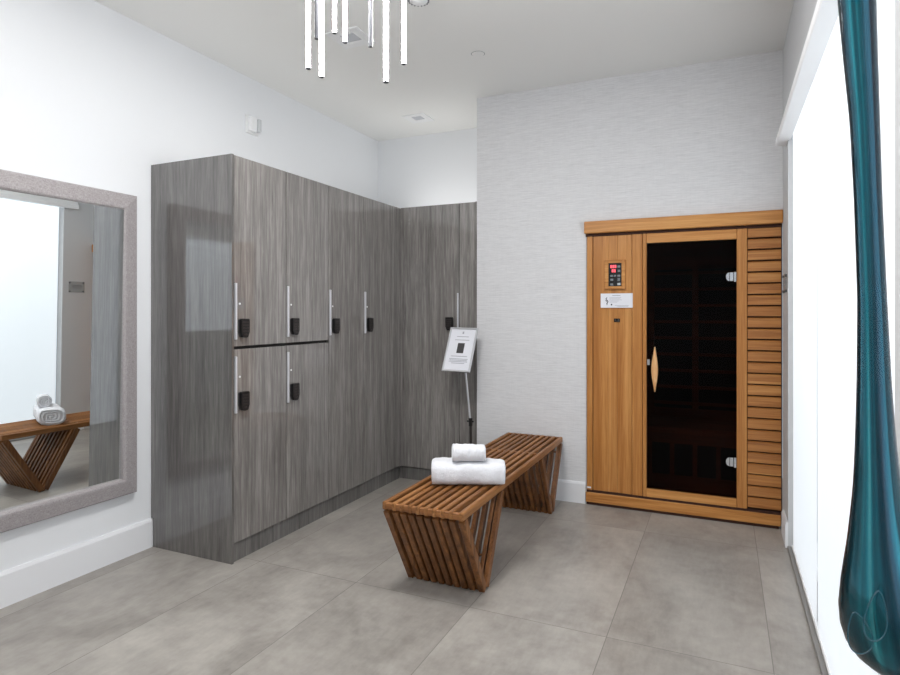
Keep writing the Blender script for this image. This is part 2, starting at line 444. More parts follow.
# ------------------------------------------------------------------ mirror
def make_mirror():
    y0, y1, z0, z1, w = .80, 2.228, .335, 1.904, .088
    t = thing('wall_mirror', (XL, (y0+y1)/2, z0), 'large rectangular wall mirror in a wide grey linen-textured frame', 'mirror')
    prof = [(0, 0), (0, .034), (.006, .040), (w-.020, .050), (w-.010, .050), (w-.003, .045), (w, .040), (w, 0)]  # inward, out of wall
    mb = MB(); b = bmesh.new()
    cor = [(y0, z0, 1, 1), (y1, z0, -1, 1), (y1, z1, -1, -1), (y0, z1, 1, -1)]
    rings = [[b.verts.new((XL+d, cy+sy*i, cz+sz*i)) for i, d in prof] for cy, cz, sy, sz in cor]
    for k in range(4):
        A, B = rings[k], rings[(k+1) % 4]
        for i in range(len(prof)-1): b.faces.new((A[i], A[i+1], B[i+1], B[i]))
    mb.add(b)
    fr = mb.build('frame', M['linen_frame'], t)
    # silvered glass, hung leaning a hair forward
    g = MB(); b = bmesh.new()
    iy0, iy1, iz0, iz1 = y0+w-.002, y1-w+.002, z0+w-.002, z1-w+.002
    def gx(y, z): return XL+.028 + MIR_LEAN*(z-(iz0+iz1)/2) + MIR_YAW*(y-(iy0+iy1)/2)
    f = [b.verts.new((gx(y, z), y, z)) for y, z in ((iy0, iz0), (iy1, iz0), (iy1, iz1), (iy0, iz1))]
    r = [b.verts.new((XL+.004, v.co.y, v.co.z)) for v in f]
    b.faces.new(f); b.faces.new(r[::-1])
    for i in range(4): b.faces.new((f[i], f[(i+1) % 4], r[(i+1) % 4], r[i]))
    g.add(b)
    g.build('mirror_glass', M['mirror'], t)
    return t
MIR_LEAN, MIR_YAW = .0150, .0120
make_mirror()

# ------------------------------------------------------------------ lockers
SPL = 1.104                           # split between upper and lower doors
DB, DT = .098, LH                     # door bottom / top
TH = .019
def lock(parent, c, u, n, small=False):
    """keypad lock: c = top centre on the door face, u = sideways, n = out of the door"""
    c, u, n = Vector(c), Vector(u), Vector(n); z = Vector((0, 0, 1))
    w, h, d = .029, .098, .027
    def pr(outline, d0, d1, mi, mb):
        b = bmesh.new()
        A = [b.verts.new(c+u*a-z*q+n*d0) for a, q in outline]; B = [b.verts.new(c+u*a-z*q+n*d1) for a, q in outline]
        b.faces.new(A); b.faces.new(B[::-1]); k = len(A)
        for i in range(k): b.faces.new((A[i], A[(i+1) % k], B[(i+1) % k], B[i]))
        mb.add(b, mi)
    out = [(-w+.004, 0), (w-.004, 0), (w, .005), (w, h*.72), (w*.62, h-.003), (w*.3, h), (-w*.3, h), (-w*.62, h-.003), (-w, h*.72), (-w, .005)]
    mb = MB(); pr([(a*.9, .003+q*.95) for a, q in out], .0005, d*.45, 1, mb); pr(out, d*.45, d, 0, mb)
    lo = mb.build('keypad_lock', [M['lock_black'], M['lock_side']], parent)
    kb = MB()
    for r in range(4):
        for k in range(3):
            a, q = (k-1)*.0145, .018+r*.0155
            kb.obox(c+u*a-z*q+n*(d+.0008), u, z, n, .0048, .0048, .0012)
    kb.obox(c-z*(h*.83)+n*(d+.0008), u, z, n, .010, .004, .0012)
    kb.build('keypad', M['lock_dark'], lo)
    return lo
def door(parent, y0, y1, z0, z1, hz0, hz1):
    mb = MB().box(XF-TH, XF, y0+.0036, y1-.0036, z0+.002, z1-.002, .0012)
    d = mb.build('door', M['laminate'], parent)
    hb = MB().box(XF+.0005, XF+.014, y0+.001, y0+.012, hz0, hz1, .002)
    hb.build('handle', M['white_metal'], d)
    lock(d, (XF, y0+.056, hz0+.107), (0, 1, 0), (1, 0, 0))
    MB().cyl((XF+.0003, y0+.040, hz0+.185), (XF+.003, y0+.040, hz0+.185), .0055, seg=12).build('peg', M['white_plastic'], d)
    return d
YL = [2.3580, 2.766, 3.174, 3.585, 3.992]
labs = ['grey woodgrain locker nearest the mirror, split into an upper and a lower door',
        'second grey locker from the mirror, split into an upper and a lower door',
        'grey full-height single-door locker beside the split-door lockers',
        'grey full-height single-door locker against the corner of the alcove']
for i in range(4):
    y0, y1 = YL[i], YL[i+1]
    t = thing('locker', ((XL+XF)/2, (y0+y1)/2, .0), labs[i], 'locker', 'grey woodgrain lockers')
    MB().box(XL+.002, XF-TH-.002, y0+.0005, y1-.0005, DB, LH-.003).build('carcass', M['gap'], t)
    if i < 2:
        door(t, y0, y1, SPL+.006, DT, 1.147, 1.438)
        door(t, y0, y1, DB, SPL-.006, .768, 1.060)
    else:
        door(t, y0, y1, DB, DT, 1.142, 1.432)
    if i == 0:
        MB().prism([(XL+.002, LH), (XL+.002, .158), (XL+.018, .158), (XL+.018, 0), (XF+.004, 0), (XF+.004, LH)], 'Y', YE, YE+.0145, bev=.0008).build('side_panel', M['laminate_shaded'], t)
    if i == 3:
        MB().box(XF-TH, XF, y1+.001, YAL-.0005, DB, DT, .0012).build('filler_strip', M['laminate'], t)
# corner locker in the alcove, facing the room
t = thing('locker', ((XF+XA)/2, (YAL+YA)/2, 0), 'grey full-height locker in the alcove, behind the sign stand', 'locker', 'grey woodgrain lockers')
MB().box(XF-.02, XA-.002, YAL+TH+.002, YA-.01, DB, LH-.003).build('carcass', M['gap'], t)
d = MB().box(XF+.001, -1.790, YAL, YAL+TH, DB, DT, .0012).build('door', M['laminate'], t)
MB().box(-1.803, -1.792, YAL-.014, YAL-.0005, 1.142, 1.432, .002).build('handle', M['white_metal'], d)
lock(d, (-1.862, YAL, 1.252), (1, 0, 0), (0, -1, 0))
MB().box(-1.7865, -1.664, YAL, YAL+TH, DB, DT, .0012).build('filler_strip', M['laminate'], t)
MB().box(-1.661, XA-.003, YAL-.004, YAL+.05, 0, DT+.002, .001).build('end_strip', M['laminate'], t)
pl = MB().box(XF-.030, XF-.010, YE+.021, YAL+.004, 0, DB-.003).box(XF-.010, -1.662, YAL+.012, YAL+.03, 0, DB-.003)
tag(pl.build('plinth', M['laminate_plinth']), 'low grey woodgrain plinth running along the floor under the lockers', 'plinth')

# ------------------------------------------------------------------ sauna
def make_sauna():
    yf = 4.072                         # front of door frame and panels
    t = thing('sauna_cabin', ((SX0+SX1)/2, yf+.5, 0), 'light wooden sauna cabin with a dark glass door, built into the papered wall', 'sauna')
    # cabin shell behind the front
    yb = yf+.95
    sh = MB()
    sh.box(SX0+.003, SX0+.03, yf+.03, yb, .02, SH-.01); sh.box(SX1-.03, SX1-.001, yf+.03, yb, .02, SH-.01)
    sh.box(SX0+.03, SX1-.03, yb-.03, yb, .02, SH-.01); sh.box(SX0+.03, SX1-.03, yf+.03, yb, SH-.04, SH-.01); sh.box(SX0+.03, SX1-.03, yf+.03, yb, .02, .05)
    sh.build('shell', M['sauna_in'], t)
    # inside: heater panels with wooden rails, bench and its front
    hp = MB().box(SX0+.04, SX1-.04, yb-.045, yb-.032, .55, 1.62)
    hp.build('heater_panel', M['sauna_heater'], t)
    rl = MB()
    for k in range(9): rl.box(SX0+.04, SX1-.04, yb-.075, yb-.047, .58+k*.125, .602+k*.125)
    for x in (-.52, -.20, .12): rl.box(x-.022, x+.022, yb-.085, yb-.046, .50, 1.65)
    rl.build('back_rail', M['sauna_in'], t)
    bn = MB()
    for k in range(6): bn.box(SX0+.035, SX1-.035, yf+.43+k*.08, yf+.495+k*.08, .455, .48, .003)
    bn.box(SX0+.035, SX1-.035, yf+.425, yf+.445, .37, .455)
    bn.build('bench', M['sauna_in'], t)
    bf = MB().box(SX0+.035, SX1-.035, yf+.47, yf+.475, .06, .37, mi=1)
    for k in range(8): bf.box(-.80+k*.15, -.77+k*.15, yf+.445, yf+.469, .06, .37)
    bf.box(SX0+.035, SX1-.035, yf+.443, yf+.468, .05, .14)
    bf.build('bench_front', [M['sauna_in'], M['sauna_heater']], t)
    # roof board
    rf = MB()
    rf.box(-.854, .3165, yf-.027, yf+.012, 1.815, 1.895, .005, 2)
    ro = rf.build('roof_board', M['sauna_h'], t)
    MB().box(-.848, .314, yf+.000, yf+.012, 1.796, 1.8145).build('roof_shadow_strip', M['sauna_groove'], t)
    # base board
    MB().box(SX0, .306, yf-.012, yf+.014, .018, .083, .003).build('base_board', M['sauna_h'], t)
    MB().box(SX0+.004, .296, yf-.004, yf+.02, 0, .018).box(SX0+.004, .306, yf-.002, yf+.02, .083, .098).build('base_groove', M['sauna_groove'], t)
    # left panel of upright boards
    zb, zt = .098, 1.796
    lp = MB()
    lp.box(SX0+.005, -.802, yf, yf+.03, zb, zt, .002)
    xs = [-.7985, -.700, -.640, -.548]
    for a, c in zip(xs, xs[1:]): lp.box(a, c-.0004, yf+.005, yf+.03, zb, zt, .0012)
    lp.box(-.546, -.482, yf-.002, yf+.03, zb, zt, .002)
    lp.build('left_panel', M['sauna_v'], t)
    # door frame
    df = MB()
    df.box(-.4795, -.456, yf-.004, yf+.03, zb, zt, .002); df.box(.070, .1275, yf-.004, yf+.03, zb, zt, .002)
    df.build('door_jamb', M['sauna_v'], t)
    for z0, z1 in ((1.735, zt), (zb, .150)): MB().box(-.4555, .0695, yf-.004, yf+.03, z0, z1, .002).build('door_rail', M['sauna_h'], t)
    # glass door
    dg = MB().box(-.4545, .067, yf+.008, yf+.016, .153, 1.733)
    gd = dg.build('glass_door', M['tint'], t)
    hs = MB(); b = bmesh.new(); rings = []
    for k in range(17):
        q = -1+2*k/16; w = .004+.0165*math.cos(q*PI/2)**1.3; z = .924+q*.143
        y = yf-.030-.016*math.cos(q*PI/2)
        rings.append([b.verts.new((-.402+w*math.cos(a), y+.010*math.sin(a), z)) for a in [2*PI*i/12 for i in range(12)]])
    for A, B in zip(rings, rings[1:]):
        for i in range(12): b.faces.new((A[i], A[(i+1) % 12], B[(i+1) % 12], B[i]))
    b.faces.new(rings[0]); b.faces.new(rings[-1])
    hs.add(b, 0, True)
    ho = hs.build('door_handle', M['handle_wood'], gd)
    for z in (.985, .862): MB().cyl((-.402, yf+.008, z), (-.402, yf-.036, z), .006).build('handle_stud', M['chrome'], ho)
    for z in (1.506, .372):
        hb = MB(); pts = [(.0335+.0, z-.034), (.0335, z+.034)]
        arc = [(.030-.020*math.sin(a), z+.027*math.cos(a)) for a in [PI*i/12 for i in range(13)]]
        hb.prism(arc, 'Y', yf-.001, yf+.0075, bev=.0008)
        hb.box(.0315, .052, yf-.004, yf+.0075, z-.027, z+.027, .0015)
        hb.box(.0545, .0685, yf-.006, yf+.006, z-.032, z+.029, .0015)
        hb.build('hinge', M['chrome'], gd)
    MB().box(-.453, -.437, yf-.002, yf+.0075, .948, .985, .001).build('door_catch', M['satin_metal'], gd)
    # louvred panel on the right
    lv = MB()
    z = zb
    pitch = .0672
    n = int(round((zt-zb)/pitch)); pitch = (zt-zb)/n
    for k in range(n):
        z0 = zb+k*pitch
        # slat with sloping face, lower edge standing proud of the dark gap below it
        lv.prism([(yf+.001, z0+.012), (yf+.004, z0+pitch-.003), (yf+.012, z0+pitch+.003), (yf+.022, z0+pitch+.003), (yf+.022, z0+.012)], 'X', .130, .308, mi=0, bev=.0008)
    lv.build('louvre_panel', M['sauna_slat'], t)
    MB().box(.127, .312, yf+.021, yf+.032, zb, zt).build('louvre_backing', M['sauna_groove'], t)
    # control panel
    cp = MB(); y1 = yf+.004
    x0, x1, z0, z1 = -.722, -.588, 1.440, 1.632
    cp.box(x0, x0+.026, yf-.012, y1, z0, z1, .002).box(x1-.024, x1, yf-.012, y1, z0, z1, .002)
    cp.box(x0+.026, x1-.024, yf-.012, y1, z0, z0+.020, .002).box(x0+.026, x1-.024, yf-.012, y1, z1-.020, z1, .002)
    bz = cp.build('control_bezel', M['sauna_h'], t)
    dp = MB().box(x0+.026, x1-.024, yf-.006, y1, z0+.020, z1-.020).build('control_panel', M['display'], t)
    xa, zt2 = x0+.026, z1-.020
    rd = MB()
    for k in range(3): rd.box(xa+.012+k*.0135, xa+.023+k*.0135, yf-.0072, yf-.0061, zt2-.032, zt2-.012)
    for k in range(2): rd.box(xa+.021+k*.0135, xa+.032+k*.0135, yf-.0072, yf-.0061, zt2-.060, zt2-.040)
    rd.build('red_digit', M['red_led'], dp)
    kg = MB()
    for (dx, dz, w, h) in [(.058, .016, .018, .014), (.060, .044, .016, .014), (.012, .077, .016, .012), (.034, .077, .014, .012), (.058, .077, .018, .012),
                           (.012, .102, .018, .014), (.058, .098, .016, .020), (.012, .133, .018, .014)]:
        kg.box(xa+dx, xa+dx+w, yf-.0072, yf-.0061, zt2-dz-h, zt2-dz)
    kg.build('touch_key', M['key_grey'], dp)
    MB().box(xa+.057, xa+.076, yf-.0072, yf-.0061, zt2-.146, zt2-.131).build('touch_key', M['key_white'], dp)
    # small black twin socket and maker's sticker
    so = MB().box(-.662, -.624, yf-.001, yf+.006, 1.224, 1.247, .002).build('audio_socket', M['display'], t)
    MB().cyl((-.653, yf-.0022, 1.2355), (-.653, yf-.0006, 1.2355), .006).cyl((-.633, yf-.0022, 1.2355), (-.633, yf-.0006, 1.2355), .006).build('socket_hole', M['lock_dark'], so)
    st = MB().box(-.838, -.812, yf-.0012, yf+.001, .108, .120).build('sticker', M['paper_white'], t)
    return t
make_sauna()
# notice on the sauna
yn = 4.072
nt = thing('notice_card', (-.645, yn, 1.318), 'white printed notice card stuck on the sauna below the control panel', 'notice')
MB().box(-.748, -.542, yn-.004, yn-.0025, 1.318, 1.413, .001).build('card', M['paper_white'], nt)
ink = MB()
ink.box(-.672, -.620, yn-.0049, yn-.0041, 1.397, 1.401)
for k, w in enumerate((.075, .068, .080, .060, .050)): ink.box(-.690, -.690+w, yn-.0049, yn-.0041, 1.384-k*.0075, 1.386-k*.0075)
ink.box(-.655, -.565, yn-.0049, yn-.0041, 1.332, 1.334); ink.box(-.640, -.570, yn-.0049, yn-.0041, 1.326, 1.328)
ink.build('small_print', M['paper_ink'], nt)
mk = MB()
import itertools
pts = [(-.706, 1.386), (-.713, 1.379), (-.711, 1.371), (-.702, 1.366), (-.700, 1.356), (-.708, 1.347), (-.706, 1.338)]
for (xa, za), (xb, zb_) in zip(pts, pts[1:]): mk.cyl((xa, yn-.0046, za), (xb, yn-.0046, zb_), .0022, seg=6)
mk.cyl((-.716, yn-.0046, 1.366), (-.706, yn-.0046, 1.360), .0022, seg=6)
mk.lathe([(0, 0), (.005, 0), (.005, .001), (0, .001)], (-.677, yn-.0042, 1.339), 12, axis='-Y')
mk.build('pictogram', M['ink_dark'], nt)

# ------------------------------------------------------------------ bench
def make_bench():
    x0, x1 = -1.397, -1.001
    y0, y1, zt = 2.335, 4.060, .440
    t = thing('slatted_bench', ((x0+x1)/2, (y0+y1)/2, 0), 'long brown teak slatted bench on two V-shaped legs in the middle of the floor', 'bench')
    N = 10; pitch = (x1-x0)/N; w = pitch*.56
    st = MB()
    for k in range(N):
        xa = x0+k*pitch+(pitch-w)/2; wk = w
        if k == 0: xa, wk = x0, w*1.0
        if k == N-1: xa, wk = x1-w*1.05, w*1.05
        st.box(xa, xa+wk, y0, y1, zt-.038, zt, .007, 2)
    st.build('seat', M['teak_y'], t)
    for y, q in ((y0+.013, .006), (2.86, .003), (3.53, .003), (y1-.011, .002)): MB().box(x0+.010, x1-.010, y-.009, y+.009, zt-.035, zt-q, .003).build('cross_rail', M['teak_x'], t)
    def limb(ya, za, yb_, zb, outer):
        """row of slats from the foot (ya, za) up to the seat"""
        mb = MB(); d = Vector((0, yb_-ya, zb-za)); L = d.length; d.normalize(); nrm = Vector((1, 0, 0)).cross(d)
        c = Vector((0, (ya+yb_)/2, (za+zb)/2))
        if outer: cols = [(x0+(k+.5)*pitch if 0 < k < N-1 else (x0+w*.6 if k == 0 else x1-w*.6), pitch*.37) for k in range(N)]
        else: cols = [(x0+.008, .008)]+[(x0+k*pitch, w/2*.92) for k in range(1, N)]+[(x1-.011, .011)]
        for xc, hw in cols:
            mb.obox(c+Vector((xc, 0, 0)), (1, 0, 0), d, nrm, hw, L/2, .019, .0025)
        for q in ((.12, .86) if outer else (.3,)):
            p = Vector((0, ya, za))+d*(L*q)
            mb.cyl((x0+.02, p.y, p.z), (x1-.02, p.y, p.z), .006, seg=8)
        return mb
    for fy in (2.612, 3.795): MB().box(x0+.012, x1-.012, fy-.017, fy+.017, .0015, .032, .003).build('foot_rail', M['teak_x'], t)
    for (fy, oy, iy) in ((2.612, 2.362, 2.845), (3.795, 4.034, 3.560)):
        for (ty, outer) in ((oy, True), (iy, False)):
            sgn = -1 if ty < fy else 1
            lm = limb(fy+sgn*.013, .010, ty, zt-.040, outer)
            # trim the slats flat at the floor and under the seat
            geom = list(lm.bm.verts)+list(lm.bm.edges)+list(lm.bm.faces)
            r = bmesh.ops.bisect_plane(lm.bm, geom=geom, plane_co=(0, 0, .001), plane_no=(0, 0, -1), clear_outer=True)
            bmesh.ops.holes_fill(lm.bm, edges=[e for e in r['geom_cut'] if isinstance(e, bmesh.types.BMEdge)])
            lm.build('leg', M['teak_leg'], t)
    return t
make_bench()

# ------------------------------------------------------------------ towels
RX = Vector((math.cos(CAM_YAW), math.sin(CAM_YAW), 0)); RY = Vector((-math.sin(CAM_YAW), math.cos(CAM_YAW), 0)); UZ = Vector((0, 0, 1))
def towel(name, c, L, a, bh, label, seed, turns, flat, ang=0.0):
    """rolled towel: axis along RX turned by ang, half depth a, half height bh, c = centre of its underside"""
    rnd = random.Random(seed)
    ax = (Matrix.Rotation(ang, 3, 'Z') @ RX); ay = (Matrix.Rotation(ang, 3, 'Z') @ RY)
    c = Vector(c)+UZ*bh
    b = bmesh.new(); SEG = 56; NL = 30
    ph = [rnd.uniform(0, 6) for _ in range(6)]
    def sec(th, k):
        # super-ellipse: flat underneath, rounder on top
        e = 2/flat
        cx = math.copysign(abs(math.cos(th))**e, math.cos(th)); cz = math.copysign(abs(math.sin(th))**e, math.sin(th))
        bul = 1-.035*k+.030*math.sin(5*k+ph[0])*math.sin(2*th+ph[1])+.020*math.sin(11*k+ph[2]+3*th)+.014*math.sin(19*k+ph[3]+2*th)
        # outer flap edge, a step that runs along the roll
        st = .035*math.exp(-max(0, ((th-2.2) % (2*PI)))*1.6)
        s = bul+st*.8
        return cx*a*s, cz*bh*(s if math.sin(th) > -.3 else 1)
    rings = []
    for i in range(NL+1):
        q = -1+2*i/NL; k = q*1.3
        shr = 1-.10*max(0, (abs(q)-.90)/.10)**2
        rings.append([b.verts.new(c+ax*(q*L/2)+ay*(sec(2*PI*j/SEG, k)[0]*shr)+UZ*(sec(2*PI*j/SEG, k)[1]*(shr if math.sin(2*PI*j/SEG) > -.3 else 1))) for j in range(SEG)])
    for A, B in zip(rings, rings[1:]):
        for j in range(SEG): b.faces.new((A[j], A[(j+1) % SEG], B[(j+1) % SEG], B[j]))
    # ends with the spiral of the roll pressed into them
    for ring, s in ((rings[0], -1), (rings[-1], 1)):
        prev = ring; NR = 16
        for m in range(1, NR):
            rr = 1-m/NR; cur = []
            for j in range(SEG):
                th = 2*PI*j/SEG
                x, z = sec(th, s*1.3); ph_ = (rr*turns - j/SEG) % 1.0
                dep = -.016*max(0, 1-abs(ph_-.5)/.22)-.004*(1-rr)+.003
                cur.append(b.verts.new(c+ax*(s*(L/2+dep))+ay*(x*rr*.9)+UZ*(z*rr*.9)))
            for j in range(SEG): b.faces.new((prev[j], prev[(j+1) % SEG], cur[(j+1) % SEG], cur[j]))
            prev = cur
        b.faces.new(prev)
    mb = MB(); mb.add(b, 0, True)
    return tag(mb.build(name, M['towel']), label, 'towel', 'rolled white towels on the bench')
dep = 2.992
def at(u, D, z): return (D*(-math.sin(CAM_YAW)+(u-450)/CAM_F*math.cos(CAM_YAW)), D*(math.cos(CAM_YAW)+(u-450)/CAM_F*math.sin(CAM_YAW)), z)
towel('rolled_towel', at(468.3, dep+.012, .4395), .357, .082, .0575, 'large rolled white towel lying across the bench slats', 3, 3.4, 3.0, -.02)
towel('rolled_towel', at(468.6, dep-.020, .5560), .160, .044, .0405, 'small rolled white towel resting on top of the larger towel', 8, 3.0, 2.3, .03)

# ------------------------------------------------------------------ sign stand
def make_sign():
    Y0 = 3.86
    bl, br, tl, tr = Vector((-1.803, Y0-.03, .874)), Vector((-1.585, Y0-.03, .870)), Vector((-1.806, Y0+.115, 1.176)), Vector((-1.588, Y0+.115, 1.179))
    t = thing('sign_stand', (-1.625, 3.88, 0), 'floor sign stand holding a tilted silver framed notice, behind the bench', 'sign stand')
    u = (br-bl).normalized(); v = (tl-bl).normalized(); n = u.cross(v).normalized(); v = n.cross(u)   # n faces the room
    W, H = .214, (tl-bl).length
    c = (bl+tr)/2
    P = lambda a, q, d=0: c+u*a+v*q+n*d
    fr = MB()
    bw = .013
    for s in (-1, 1):
        fr.obox(P(s*(W/2-bw/2), 0), u, v, n, bw/2, H/2, .007, .002)
        fr.obox(P(0, s*(H/2-bw/2)), u, v, n, W/2-bw, bw/2, .007, .002)
    fr.obox(P(0, 0, -.006), u, v, n, W/2-.004, H/2-.004, .002)
    f = fr.build('sign_frame', M['satin_metal'], t)
    ps = MB().obox(P(0, 0, -.001), u, v, n, W/2-bw, H/2-bw, .001).build('poster', M['paper_white'], t)
    MB().obox(P(.002, .010, .0008), u, v, n, .026, .038, .0006).build('poster_picture', M['paper_photo'], ps)
    tx = MB()
    MB().obox(P(0, .128, .0006), u, v, n, .006, .009, .0004).build('emblem', M['paper_ink'], ps)
    th = MB()
    for q, w in ((.098, .045), (.072, .055)): th.obox(P(.002, q, .0006), u, v, n, w, .0022, .0004)
    th.build('poster_heading', M['paper_ink'], ps)
    for q, w in ((-.052, .062), (-.072, .070), (-.082, .066), (-.092, .070), (-.104, .050)):
        tx.obox(P(.002, q, .0006), u, v, n, w, .0022, .0004)
    tx.build('poster_text', M['paper_ink'], ps)
    top = c-n*.012-v*.10
    knee = Vector((top.x+.005, top.y+.035, .87))
    po = MB()
    b0 = Vector((-1.606, 3.90, .03)); mid = Vector((-1.614, 3.898, .530)); up = Vector((-1.642, 3.895, .80))
    top = up+(up-mid)*.62; po.cyl(mid-Vector((0, 0, .02)), top, .007)
    po.build('upper_pole', M['satin_metal'], t)
    MB().cyl(b0, mid, .010).build('lower_pole', M['lock_dark'], t)
    MB().cyl(mid-Vector((0, 0, .035)), mid+Vector((0, 0, .02)), .014).cyl(mid+Vector((-.024, -.002, -.004)), mid+Vector((.024, -.002, -.004)), .006).build('clamp', M['lock_black'], t)
    MB().lathe([(0, 0), (.14, 0), (.14, .008), (.12, .016), (.03, .022), (.014, .045), (0, .045)], (b0.x, b0.y, .0), 36).build('base', M['lock_black'], t)
    return t
make_sign()

# ------------------------------------------------------------------ chandelier
def make_chandelier():
    rods = [(308.4, 2.14, 68), (316.8, 2.30, 38), (321.6, 2.25, 76.5), (334.5, 2.42, 32.5), (345.2, 2.36, 42), (370.5, 2.32, 46), (386, 1.95, 81.5), (403.7, 2.32, 63.5)]
    cx, cy = at(352, 2.17, 0)[:2]
    t = thing('chandelier', (cx, cy, CEIL-.04), 'ceiling chandelier of slim vertical glowing white tubes hung at different heights', 'chandelier')
    MB().lathe([(0, 0), (.345, 0), (.35, .006), (.35, .036), (0, .039)], (cx, cy, CEIL-.0395), 48).build('canopy', M['satin_metal'], t)
    for i, (u, D, vb) in enumerate(rods):
        x, y, _ = at(u, D, 0); zb = CAM_Z+(CAM_V0-vb)/CAM_F*D
        a = {1: 2.3, 5: 1.9}.get(i, -1.05 + .22*((i*5) % 4 - 1.5))     # which way the lit face looks
        fwd = Vector((math.cos(a), math.sin(a), 0)); sd = Vector((-fwd.y, fwd.x, 0))
        zt = CEIL-.040; r = .0080
        tb = MB(); b = bmesh.new()
        # half-round housing
        k = 10; hs = [fwd*(-r*math.sin(PI*j/k)*1.0) + sd*(r*math.cos(PI*j/k)) for j in range(k+1)]
        tb.prism([(x+h.x, y+h.y) for h in hs], 'Z', zb, zt)
        # end cap
        tb.cyl((x, y, zb-.004), (x, y, zb), r*1.02, seg=16)
        ho = tb.build('light_tube', M['tube_metal'], t)
        df = MB(); hs = [fwd*(r*math.sin(PI*j/k)) + sd*(r*math.cos(PI*j/k)) + fwd*.0003 for j in range(k+1)]
        df.prism([(x+h.x, y+h.y) for h in hs], 'Z', zb+.0005, zt)
        df.build('diffuser', M['tube_light'], ho)
    return t
make_chandelier()

# ------------------------------------------------------------------ ceiling fittings
def downlight(x, y, s, label):
    t = thing('recessed_light', (x, y, CEIL-.006), label, 'downlight', 'square recessed ceiling lights')
    mb = MB(); b = bmesh.new()
    zs = [(s, CEIL-.0005), (s, CEIL-.006), (s*.98, CEIL-.007), (s*.62, CEIL-.005), (s*.40, CEIL-.0012)]
    rings = [[b.verts.new((x+a*r, y+c*r, z)) for a, c in ((-1, -1), (1, -1), (1, 1), (-1, 1))] for r, z in zs]
    for A, B in zip(rings, rings[1:]):
        for i in range(4): b.faces.new((A[i], A[(i+1) % 4], B[(i+1) % 4], B[i]))
    mb.add(b)
    mb.build('trim_ring', M['white_plastic'], t)
    MB().box(x-s*.42, x+s*.42, y-s*.42, y+s*.42, CEIL-.0022, CEIL-.0008).build('lens', M['grey_lens'], t)
downlight(-1.93, 2.885, .105, 'square recessed ceiling light behind the hanging chandelier tubes')
downlight(-2.235, 4.30, .098, 'square recessed ceiling light above the alcove lockers')
t = thing('sprinkler_cover', (-1.353, 3.385, CEIL-.004), 'small flat round white sprinkler cover on the ceiling near the papered wall', 'sprinkler cover')
MB().lathe([(0, -.0035), (.0375, -.0035), (.0375, -.0005), (0, -.0005)], (-1.353, 3.385, CEIL), 36, smooth=False).build('cover_plate', M['ceiling'], t)
MB().lathe([(.0385, -.0012), (.0415, -.0012), (.0415, -.0004), (.0385, -.0004), (.0385, -.0012)], (-1.353, 3.385, CEIL), 36, smooth=False).build('shadow_ring', M['mid_slot'], t)
sx, sy = -1.362, 2.625
t = thing('smoke_detector', (sx, sy, CEIL-.05), 'white domed smoke detector with a ring of slots on the ceiling', 'smoke detector')
MB().lathe([(0, -.052), (.018, -.052), (.026, -.046), (.044, -.038), (.056, -.020), (.062, -.012), (.062, -.0005), (0, -.0005)], (sx, sy, CEIL), 40).build('dome', M['white_plastic'], t)
sl = MB()
for k in range(18):
    a = 2*PI*k/18; d = Vector((math.cos(a), math.sin(a), 0)); s_ = Vector((-d.y, d.x, 0)); p = Vector((sx, sy, CEIL))
    sl.obox(p+d*.0485-UZ*.0345, d, s_, UZ, .004, .0026, .005)
sl.build('vent_slot', M['mid_slot'], t)

# ------------------------------------------------------------------ fire alarm strobe on the left wall
t = thing('wall_mounted_alarm', (XL, 3.115, 2.478), 'small white fire alarm strobe high on the white wall above the lockers', 'alarm')
MB().box(XL+.0005, XL+.012, 3.058, 3.172, 2.475, 2.592, .004, 2).build('back_plate', M['white_plastic'], t)
MB().box(XL+.0125, XL+.040, 3.072, 3.130, 2.486, 2.584, .006, 2).build('horn', M['white_plastic'], t)
MB().box(XL+.0125, XL+.052, 3.132, 3.158, 2.492, 2.578, .006, 2).build('lens', M['pale_lens'], t)
MB().box(XL+.0125, XL+.030, 3.1302, 3.1318, 2.488, 2.582).build('lens_seam', M['dark_slot'], t)

# ------------------------------------------------------------------ plaque on the right wall
py0, py1, pz0, pz1 = 3.815, 3.975, 1.395, 1.505
t = thing('wall_plaque', (XR, (py0+py1)/2, pz0), 'small clear plaque on four dark standoffs on the wall beside the sauna', 'plaque')
MB().box(XR-.009, XR-.006, py0, py1, pz0, pz1, .0008).build('plate', M['acrylic'], t)
for y in (py0+.012, py1-.012):
    for z in (pz0+.012, pz1-.012):
        MB().cyl((XR-.0005, y, z), (XR-.012, y, z), .0075, seg=16).build('standoff', M['dark_slot'], t)
pr = MB()
for k, w in enumerate((.045, .050, .036)): pr.box(XR-.0098, XR-.0091, (py0+py1)/2-w, (py0+py1)/2+w, pz1-.042-k*.014, pz1-.034-k*.014)
pr.build('lettering', M['mid_slot'], t)

